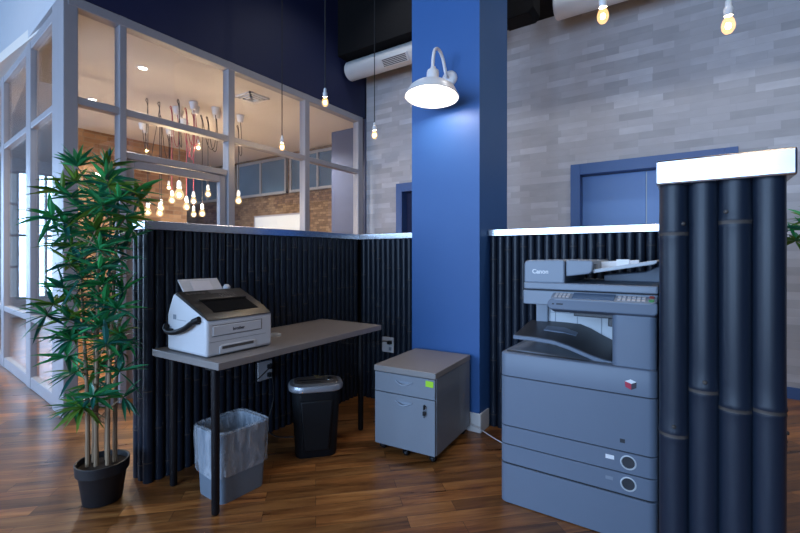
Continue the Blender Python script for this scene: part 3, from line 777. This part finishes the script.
cable('power_cable', 'thin grey cable drooping below the desk edge to the outlet by the file cabinet', [(XW+.02, 2.40, .70), (XW+.06, 2.52, .59), (XW+.14, 2.70, .53), (XW+.22, 2.88, .52), (-2.15, 2.945, .53), (-2.11, 2.968, .52)], .004, M['seam'])
cable('floor_cable', 'thin white cable along the floor from the pillar foot to the copier', [(-1.42, 2.822, .085), (-1.30, 2.80, .062), (-1.20, 2.79, .045), (-1.08, 2.77, .014), (-.95, 2.73, .005), (-.80, 2.75, .005), (-.60, 2.77, .005)], .0035, M['whitecord'])
cable('copier_cable', 'white cable hanging between the copier and the right half wall', [(-.082, 2.18, .62), (-.083, 2.16, .55), (-.078, 2.15, .47), (-.084, 2.16, .38), (-.080, 2.18, .30), (-.080, 2.25, .006), (-.082, 2.6, .006)], .004, M['whitecord'])

# ------------------------------------------------------------------ barn light on the pillar
bl = thing('barn_light', 'white gooseneck barn lamp glowing on the front of the blue pillar', 'wall lamp', (-1.47, PY0, 2.38))
bm = B(); Mx = Matrix.Rotation(PI/2, 4, 'X')
lathe(bm, [(.060, 0), (.060, .012), (.053, .022), (.03, .03), (.0, .032)], 28, Matrix.Translation((0, 0, .175)) @ Mx, True, False)
obj('wall_plate', bm, M['enamel'], bl)
bm = B()
nk = spline([(0, -.025, .175), (0, -.06, .185), (0, -.085, .235), (0, -.12, .295), (0, -.175, .325), (0, -.228, .30), (0, -.252, .23), (0, -.258, .15)], 7)
tube(bm, nk, .0115, 12); obj('gooseneck', bm, M['enamel'], bl)
hc = Matrix.Translation((0, -.268, -.03)) @ Matrix.Rotation(math.radians(-5), 4, 'X')
bm = B(); lathe(bm, [(.0, .205), (.017, .205), (.021, .190), (.038, .178), (.042, .165), (.044, .10), (.06, .082)], 28, hc, False, False)
obj('socket_housing', bm, M['enamel'], bl)
bm = B(); lathe(bm, [(.05, .090), (.085, .086), (.125, .074), (.155, .050), (.174, .015), (.181, -.002), (.187, -.008), (.182, -.012), (.174, -.004), (.15, .044), (.12, .066), (.08, .078), (.0, .080)], 40, hc, False, False)
obj('shade', bm, M['enamel'], bl)
bm = B(); lathe(bm, [(0, .070), (.03, .068), (.05, .04), (.055, .012), (.04, -.008), (0, -.014)], 24, hc, False, False)
obj('bulb', bm, M['bell'], bl)

# ------------------------------------------------------------------ pendants in the open room
def pendant(label, x, y, z, s=1.0, group='bare-bulb pendants in the open office', mat=None, top=ZC):
    p = thing('pendant_lamp', label, 'pendant lamp', (x, y, z), 0, group)
    bm = B(); lathe(bm, [(0, -.045), (.016, -.042), (.027, -.025), (.030, -.005), (.025, .018), (.015, .035), (.012, .045)], 18, Matrix.Scale(s, 4), False, True)
    bu = obj('bulb', bm, mat or M['bulb'], p)
    bm = B(); lathe(bm, [(0, -.022), (.009, -.018), (.012, -.008), (.009, .004), (0, .008)], 12, Matrix.Scale(s, 4), False, False); obj('filament', bm, M['filament'], bu)
    bm = B(); lathe(bm, [(.013, .040), (.019, .042), (.021, .075), (.019, .082), (.014, .086), (.013, .115), (.006, .125)], 18, Matrix.Scale(s, 4)); obj('socket', bm, M['enamel'], p)
    bm = B(); tube(bm, [(0, 0, .12*s), (0, 0, (top-z)/2), (0, 0, top-z-.004)], .0045, 8); obj('cord', bm, M['cord'], p)
    bm = B(); lathe(bm, [(.05, top-z-.03), (.055, top-z-.001)], 18); obj('ceiling_cup', bm, M['blackmetal'], p)
    return p
pendant('bare-bulb pendant before the glass partition, hanging lowest of the left three', -3.62, 3.12, 2.42, .95)
pendant('bare-bulb pendant against the dark navy wall, above the glass partition top', -2.55, 2.66, 2.55, .92)
pendant('bare-bulb pendant in front of the tiles, just left of the blue pillar', -2.63, 3.45, 2.47, .98)
pendant('bare-bulb pendant at the top beneath the white duct, right of the pillar', -.39, 2.54, 2.55, 1.0, top=ZC)
pendant('bare-bulb pendant at the top right, in front of the grey tiles', .188, 3.2, 2.62, 1.2, top=ZC)

# pendants of the glazed room: white ceiling cup, slack loop, straight drop
def swag(label, x, y, z, cup, red=False, s=1.0):
    p = thing('swag_pendant', label, 'pendant lamp', (x, y, z), 0, 'pendants hanging in the glazed room')
    bm = B(); lathe(bm, [(0, -.055), (.025, -.052), (.045, -.028), (.048, -.004), (.038, .03), (.022, .06), (.018, .07)], 16, Matrix.Scale(s, 4), False, True); bu = obj('bulb', bm, M['bulbin'], p)
    bm = B(); lathe(bm, [(0, -.028), (.012, -.022), (.016, -.008), (.012, .006), (0, .012)], 12, Matrix.Scale(s, 4), False, False); obj('filament', bm, M['filamentin'], bu)
    bm = B(); lathe(bm, [(.018, .068), (.026, .07), (.024, .13), (.012, .15)], 14, Matrix.Scale(s, 4)); obj('socket', bm, M['enamel'], p)
    cx, cy, cz = cup[0]-x, cup[1]-y, ZI-.005-z
    bm = B(); lathe(bm, [(.03, cz-.10), (.04, cz-.09), (.055, cz-.005), (.055, cz)], 16, Matrix.Translation((cx, cy, 0))); obj('ceiling_cup', bm, M['enamel'], p)
    bm = B(); h = cz-.06
    tube(bm, spline([(cx, cy, cz-.09), (cx*.95, cy*.95+.02, h-.25), (cx*.7, cy*.7+.03, h-.48), (cx*.4, cy*.4, h-.42), (0, 0, h-.05), (-.01, -.02, h-.02), (0, 0, h-.12), (0, 0, .6*h), (0, 0, .15*s)], 6), .0045, 6)
    obj('cord', bm, M['redcord'] if red else M['cord'], p)
used = {}
cups = [(-5.76, 3.16), (-6.2, 3.5), (-5.40, 3.18), (-5.35, 3.46), (-6.9, 3.25), (-6.8, 3.6)]
for i, (lab, x, y, z, c, red) in enumerate([
    ('glowing bulb lowest at the left of the door glass, above the half wall cap', -5.6, 2.70, 1.80, 4, False),
    ('glowing bulb low in the door glass, lower of a close pair', -5.6, 2.845, 1.80, 4, False),
    ('glowing bulb just above the lower left one of a close pair in the door glass', -6.1, 3.12, 1.92, 5, False),
    ('round bare bulb highest at the left inside the door glass against brick', -7.0, 3.70, 2.36, 5, False),
    ('glowing bulb left of and below the tallest bulb in the door glass', -5.6, 3.0, 1.98, 0, True),
    ('largest glowing bulb, centre of the door glass at the edge of the brick', -5.3, 2.93, 2.02, 0, False),
    ('glowing bulb low in the door glass, right of the brick edge', -5.5, 3.14, 1.90, 2, True),
    ('glowing bulb in the door glass in front of blue panes, upper of a stacked pair', -5.6, 3.295, 2.0, 2, True),
    ('glowing bulb in the door glass, lower of a stacked pair by the half wall cap', -6.2, 3.65, 1.88, 1, True),
    ('glowing bulb lowest near the right stile of the door glass', -5.6, 3.42, 1.84, 3, False),
    ('glowing bulb upper right in the door glass, nearest the right stile', -5.6, 3.507, 2.12, 3, False),
    ('glowing bulb behind the transom pane above the glazed door', -6.2, 3.725, 2.90, 1, True)]):
    cc = cups[c]; n_ = used.get(c, 0); used[c] = n_+1
    swag(lab, x, y, z, (cc[0]-.13*n_, cc[1]+.10*n_), red, (.85, .85, .8, .7, .85, 1.15, .9, .85, .85, .9, .85, .8)[i])
swag('single glowing bulb beside the far whiteboard, seen right of the glazed door', -5.6, 3.998, 2.08, (-5.35, 3.85), False)

# downlights, ceiling vent, whiteboard of the glazed room
for lab, x, y in (('round recessed downlight behind the large pane right of the corner', -4.88, 2.30), ('round recessed downlight behind the narrow corner pane', -6.4, 2.40)):
    d_ = thing('downlight', lab, 'ceiling light', (x, y, ZI), 0, 'recessed downlights of the glazed room')
    bm = B(); lathe(bm, [(.042, -.004), (.055, -.006), (.06, 0)], 24, None, False, False); obj('trim_ring', bm, M['enamel'], d_)
    bm = B(); lathe(bm, [(.0, -.0035), (.043, -.0035)], 24, None, False, False); obj('lens', bm, M['down'], d_)
v_ = thing('ceiling_vent', 'square white air vent in the ceiling of the glazed room', 'air vent', (-4.62, 3.50, ZI))
bm = B()
for q_ in (.30, .22, .14):
    for a, b, c, d_ in ((-q_/2, q_/2, -q_/2, -q_/2+.02), (-q_/2, q_/2, q_/2-.02, q_/2), (-q_/2, -q_/2+.02, -q_/2, q_/2), (q_/2-.02, q_/2, -q_/2, q_/2)): box(bm, a, b, c, d_, -.02-(.30-q_)*.1, -.001)
obj('vanes', bm, M['enamel'], v_, smooth=False); obj('throat', box(B(), -.14, .14, -.14, .14, -.008, -.001), M['grille'], v_, smooth=False)
w_ = thing('whiteboard', 'pale whiteboard on the speckled brown wall of the glazed room', 'whiteboard', (-6.75, YI-.004, .95))
obj('board', box(B(), -.78, .78, -.03, 0, 0, 1.12), M['board'], w_, smooth=False, bevel=.003)
bm = B()
for a, b, c, d_ in ((-.8, .8, 1.10, 1.13), (-.8, .8, -.02, .01), (-.8, -.77, -.02, 1.13), (.77, .8, -.02, 1.13)): box(bm, a, b, -.035, 0, c, d_)
obj('frame', bm, M['alum'], w_, smooth=False)

# ------------------------------------------------------------------ ducts, speaker
def duct(label, x0, x1, vents):
    d_ = thing('air_duct', label, 'air duct', (0, 4.62, 3.83), 0, 'white round ducts under the soffit')
    bm = B(); Mx = Matrix.Rotation(PI/2, 4, 'Y'); r = .128
    L_ = [(r*.9, x0), (r, x0+.012)]
    x = x0+.012
    while x+1.15 < x1: x += 1.15; L_ += [(r, x-.01), (r*1.03, x-.005), (r*1.03, x+.005), (r, x+.01)]
    L_ += [(r, x1-.012), (r*.9, x1)]
    lathe(bm, L_, 32, Mx); obj('duct_body', bm, M['duct'], d_)
    for vx in vents:
        g = B(); Mv = Matrix.Translation((vx, 0, 0)) @ Matrix.Rotation(math.radians(-52), 4, 'X')
        box(g, -.20, .20, -.055, .055, -r-.012, -r+.02, Mv); gv = obj('vent', g, M['duct'], d_, bevel=.003)
        g = B()
        for i in range(5): box(g, -.18, .18, -.043+.019*i, -.033+.019*i, -r-.0145, -r-.011, Mv)
        obj('vent_slot', g, M['seam'], gv, smooth=False)
    for hx in (x0+.4, (x0+x1)/2, x1-.4):
        g = B(); box(g, hx-.012, hx+.012, -.003, .003, r-.002, .1495); obj('hanger', g, M['alum'], d_, smooth=False)
duct('white round air duct from the navy wall to behind the blue pillar', -3.96, -1.90, (-3.12,))
duct('white round air duct along the tiled wall at the top right', -1.16, 4.6, (1.0,))
sp = thing('hanging_speaker', 'black box loudspeaker hung near the ceiling right of the blue pillar', 'loudspeaker', (-1.42, 4.30, 3.62))
bm = B(); prism(bm, [(-.16, .0), (.12, 0), (.16, .05), (.16, .34), (-.22, .34), (-.22, .06)], 'y', -.12, .12); obj('cabinet', bm, M['black'], sp, bevel=.01)
bm = B(); box(bm, -.02, .02, -.02, .02, .34, ZC-3.62-.003); obj('bracket', bm, M['black'], sp, smooth=False)

# ------------------------------------------------------------------ potted palms
def foliage(clusters, seed, lmin=.10, lmax=.17, drop=.16, n=(14, 19), avoid=None):
    rnd = random.Random(seed); bm = B(); lay = bm.loops.layers.float_color.new('tone')
    for (cx, cy, cz, dr) in clusters:
        k = rnd.randint(*n); base = Vector((cx, cy, cz)); yel = rnd.random() < .24
        for i in range(k):
            a = 2*PI*i/k+rnd.uniform(-.35, .35); el = rnd.gauss(.34, .42)+dr
            L = rnd.uniform(lmin, lmax); wd = L*rnd.uniform(.070, .105)
            d_ = Vector((math.cos(a)*math.cos(el), math.sin(a)*math.cos(el), math.sin(el)))
            if avoid and any(avoid(base+d_*(L*t_)-Vector((0, 0, drop*L*t_*t_))) for t_ in (.3, .65, 1.05)): continue
            side = d_.cross(Vector((0, 0, 1))).normalized(); up = side.cross(d_)
            side = (side*math.cos(rnd.uniform(-.8, .8))+up*math.sin(rnd.uniform(-.8, .8))).normalized(); up = side.cross(d_)
            tone = min(1, max(0, rnd.gauss(.35+.25*(el > .3), .28)))
            secs = []
            for t, w in ((0, .12), (.18, .75), (.42, 1), (.72, .62), (1, .02)):
                c = base+d_*(L*t)-Vector((0, 0, 1))*(drop*L*t*t)
                secs.append([bm.verts.new(c-side*wd*w+up*wd*w*.35), bm.verts.new(c), bm.verts.new(c+side*wd*w+up*wd*w*.35)])
            mi = 1 if (yel and rnd.random() < .7) or rnd.random() < .06 else 0
            for s0, s1 in zip(secs, secs[1:]):
                for q in (0, 1):
                    f = bm.faces.new((s0[q], s0[q+1], s1[q+1], s1[q])); f.material_index = mi
                    for lp in f.loops: lp[lay] = (tone, tone, tone, 1)
    return bm

def palm(label, loc, clusters, canes, seed, pot_r=.114, pot_h=.205, **kw):
    p = thing('potted_bamboo_palm', label, 'potted plant', loc)
    bm = B(); r = pot_r
    lathe(bm, [(r*.74, 0), (r*.76, .004), (r*.93, pot_h*.72), (r*.94, pot_h*.73), (r*1.03, pot_h*.74), (r*1.06, pot_h), (r*.98, pot_h), (r*.93, pot_h*.86), (0, pot_h*.86)], 36, None, True, False)
    pt = obj('pot', bm, M['pot'], p, bevel=.002)
    bm = B(); rnd = random.Random(seed)
    loft(bm, [[(q*math.cos(2*PI*i/24), q*math.sin(2*PI*i/24), pot_h*.865+(.93*r-q)*.12+rnd.uniform(0, .004)) for i in range(24)] for q in (r*.93, r*.7, r*.4, .01)], True, False, True)
    obj('soil', bm, M['soil'], p)
    for ci, (bx, by, tx, ty, tz) in enumerate(canes):
        pts = spline([(bx, by, pot_h*.8), (bx*.95+tx*.05, by*.95+ty*.05, .5), (bx*.5+tx*.5, by*.5+ty*.5, tz*.7), (tx, ty, tz)], 10)
        rr = []
        for i in range(len(pts)):
            k_ = i/(len(pts)-1); rr.append((.0115*(1-k_)+.005*k_)*(1.14 if i % 4 == 0 else 1))
        bm = B(); tube(bm, pts, rr, 9)
        # twigs to the nearest leaf clusters
        for (cx, cy, cz, dr) in clusters[ci::len(canes)]:
            j = min(range(len(pts)), key=lambda j: abs(pts[j].z-(cz-.10))); s = pts[j]
            tube(bm, spline([s, ((s.x+cx)/2, (s.y+cy)/2, max(s.z, (s.z+cz)/2+.01)), (cx, cy, cz)], 5), .0028, 5)
        obj('cane', bm, M['cane'], p)
    obj('foliage', foliage(clusters, seed, **kw), [M['leaf'], M['leafy']], p)
    return p

PLX, PLY = -2.505, .985
rt = Vector((.830, .558)); fw = Vector((-.558, .830))     # sideways / away directions used to spread the crown
def cl(u, d_, z, dr=0.0):
    v = rt*u+fw*d_; return (v.x, v.y, z, dr)
prn = random.Random(21)
spec = [(-.06, 1.68, .35), (.0, 1.70, .5), (-.15, 1.62, .15), (.07, 1.62, .2), (.16, 1.57, .0), (-.03, 1.60, .3), (.23, 1.55, -.05), (-.20, 1.56, -.05), (.05, 1.54, 0), (-.10, 1.53, 0),
        (.17, 1.47, -.1), (.06, 1.45, -.1), (-.05, 1.45, 0), (-.17, 1.43, -.1), (-.22, 1.36, -.1), (-.12, 1.35, 0), (.0, 1.36, 0), (.10, 1.36, 0), (.16, 1.37, -.1), (-.19, 1.29, -.15), (-.08, 1.27, 0), (.04, 1.27, 0), (.13, 1.27, 0),
        (-.12, 1.20, -.1), (.0, 1.18, 0), (.10, 1.18, -.1), (-.05, 1.10, 0), (.06, 1.10, 0), (-.13, 1.08, -.2), (.12, 1.06, 0), (-.17, 1.00, .0), (-.06, 1.01, 0), (.05, 1.0, 0), (.14, .98, .0),
        (-.13, .92, -.1), (.0, .91, 0), (.09, .90, 0), (-.07, .83, 0), (.04, .82, 0), (.13, .82, -.1), (-.17, .83, -.1), (-.12, .74, -.1), (.02, .73, 0), (.09, .74, 0), (-.04, .66, -.1), (.10, .65, -.1), (-.14, .64, -.1),
        (-.09, .56, -.15), (.05, .56, -.1), (-.13, .47, -.45), (.12, .52, -.1), (-.04, .49, -.2)]
cls = [cl(u, prn.uniform(-.13, .10)-max(0, u)*.7, z, dr) for u, z, dr in spec]
cls += [cl(u+prn.uniform(-.05, .05), prn.uniform(-.15, .12)-max(0, u)*.7, z-.05, dr-.1) for u, z, dr in spec[4:40:2]]
cn = [(-.048, -.02, -.10, .02, 1.50), (-.022, .028, -.02, .05, 1.62), (.008, -.032, .04, -.03, 1.58), (.045, .005, .13, .02, 1.50), (.03, .045, .06, .07, 1.30), (-.03, -.055, -.13, -.05, 1.2)]
palm('tall potted bamboo palm in a black pot at the end of the left half wall', (PLX, PLY, 0), [(a, b, c+.01, d) for a, b, c, d in cls], cn, 11, avoid=lambda p: p.y+PLY > 1.145 and p.z < 1.475)
prn = random.Random(9)
cl2 = [cl(u, d_, z, .0) for u, d_, z in ((-.26, -.03, 1.40), (-.25, .05, 1.34), (-.19, .0, 1.46), (-.16, -.05, 1.36), (-.10, .1, 1.38), (-.02, -.1, 1.45), (.08, 0, 1.5), (.12, .1, 1.4), (.0, .05, 1.55), (.1, -.12, 1.33), (.17, .02, 1.45), (.03, .13, 1.3), (-.03, .0, 1.34))]
palm('leaves of a second palm showing beyond the right half wall at the photo edge', (.765, 3.60, 0), cl2, [(-.02, 0, -.03, 0, 1.4), (.03, .02, .06, .02, 1.45)], 31, lmin=.13, lmax=.19)

# ------------------------------------------------------------------ light
def area(name, loc, rot, sx_, sy_, power, col):
    l = bpy.data.lights.new(name, 'AREA'); l.shape = 'RECTANGLE'; l.size = sx_; l.size_y = sy_; l.energy = power; l.color = col
    o = new_obj(name, l); o.location = loc; o.rotation_euler = rot; return o
DAY = (.46, .68, 1.0)
for (u0, u1), p in zip(FW, (70, 150, 260, 210, 50)):
    area('daylight', ((u0+u1)/2, YF-.25, 2.05), (PI/2, 0, 0), u1-u0, 3.0, p, DAY)
for u0, u1 in LW:
    area('daylight', (XL-.25, (u0+u1)/2, 1.7), (0, -PI/2, 0), 2.6, u1-u0, 110, DAY)
def spot(loc, power, col, ang=2.4):
    l = bpy.data.lights.new('ceiling_spot', 'SPOT'); l.energy = power; l.color = col; l.spot_size = ang; l.spot_blend = .8; l.shadow_soft_size = .08
    o = new_obj('ceiling_spot', l); o.location = loc; return o
for x in (-4.88, -6.4, -7.6):
    spot((x, 2.35, ZI-.03), 190, (1, .95, .89))
for x in (-5.0, -6.8): spot((x, 4.6, ZI-.03), 190, (1, .95, .89))
# added ceiling spots without fixtures, out of view, brightening floor, tops and tiles
for x, y, p in ((-1.3, .9, 24), (-.2, .5, 20), (-2.9, -.9, 24), (.6, -1.2, 20), (1.9, 2.2, 60), (2.8, 3.3, 90), (-2.9, 3.85, 45), (-.7, 3.85, 60), (.9, 3.8, 60), (-6.5, -.6, 50), (-5.0, .2, 30)):
    spot((x, y, ZC-.02), p, (1, .78, .55) if x < 1 and y < 3 else (.93, .96, 1), 2.3)

w = bpy.data.worlds.new('sky'); SC.world = w; w.use_nodes = True
bg = w.node_tree.nodes['Background']; bg.inputs[0].default_value = (.55, .76, 1.0, 1); bg.inputs[1].default_value = .55

# ------------------------------------------------------------------ camera
cam = bpy.data.cameras.new('camera'); co = new_obj('camera', cam); SC.camera = co
F = 431.0
cam.sensor_width = 36; cam.lens = F/800*36; cam.shift_y = -10.5/800; cam.clip_start = .02
co.location = (0, 0, 1.25); co.rotation_euler = (PI/2, 0, math.atan2(290, F))
vs = SC.view_settings; vs.view_transform = 'Standard'; vs.look = 'None'; vs.gamma = 1; vs.use_curve_mapping = False; vs.exposure = 0.15
SC.cycles.use_denoising = True
SC.cycles.max_bounces = 8; SC.cycles.transparent_max_bounces = 16; SC.cycles.sample_clamp_indirect = 6
SC.cycles.caustics_reflective = False; SC.cycles.caustics_refractive = False
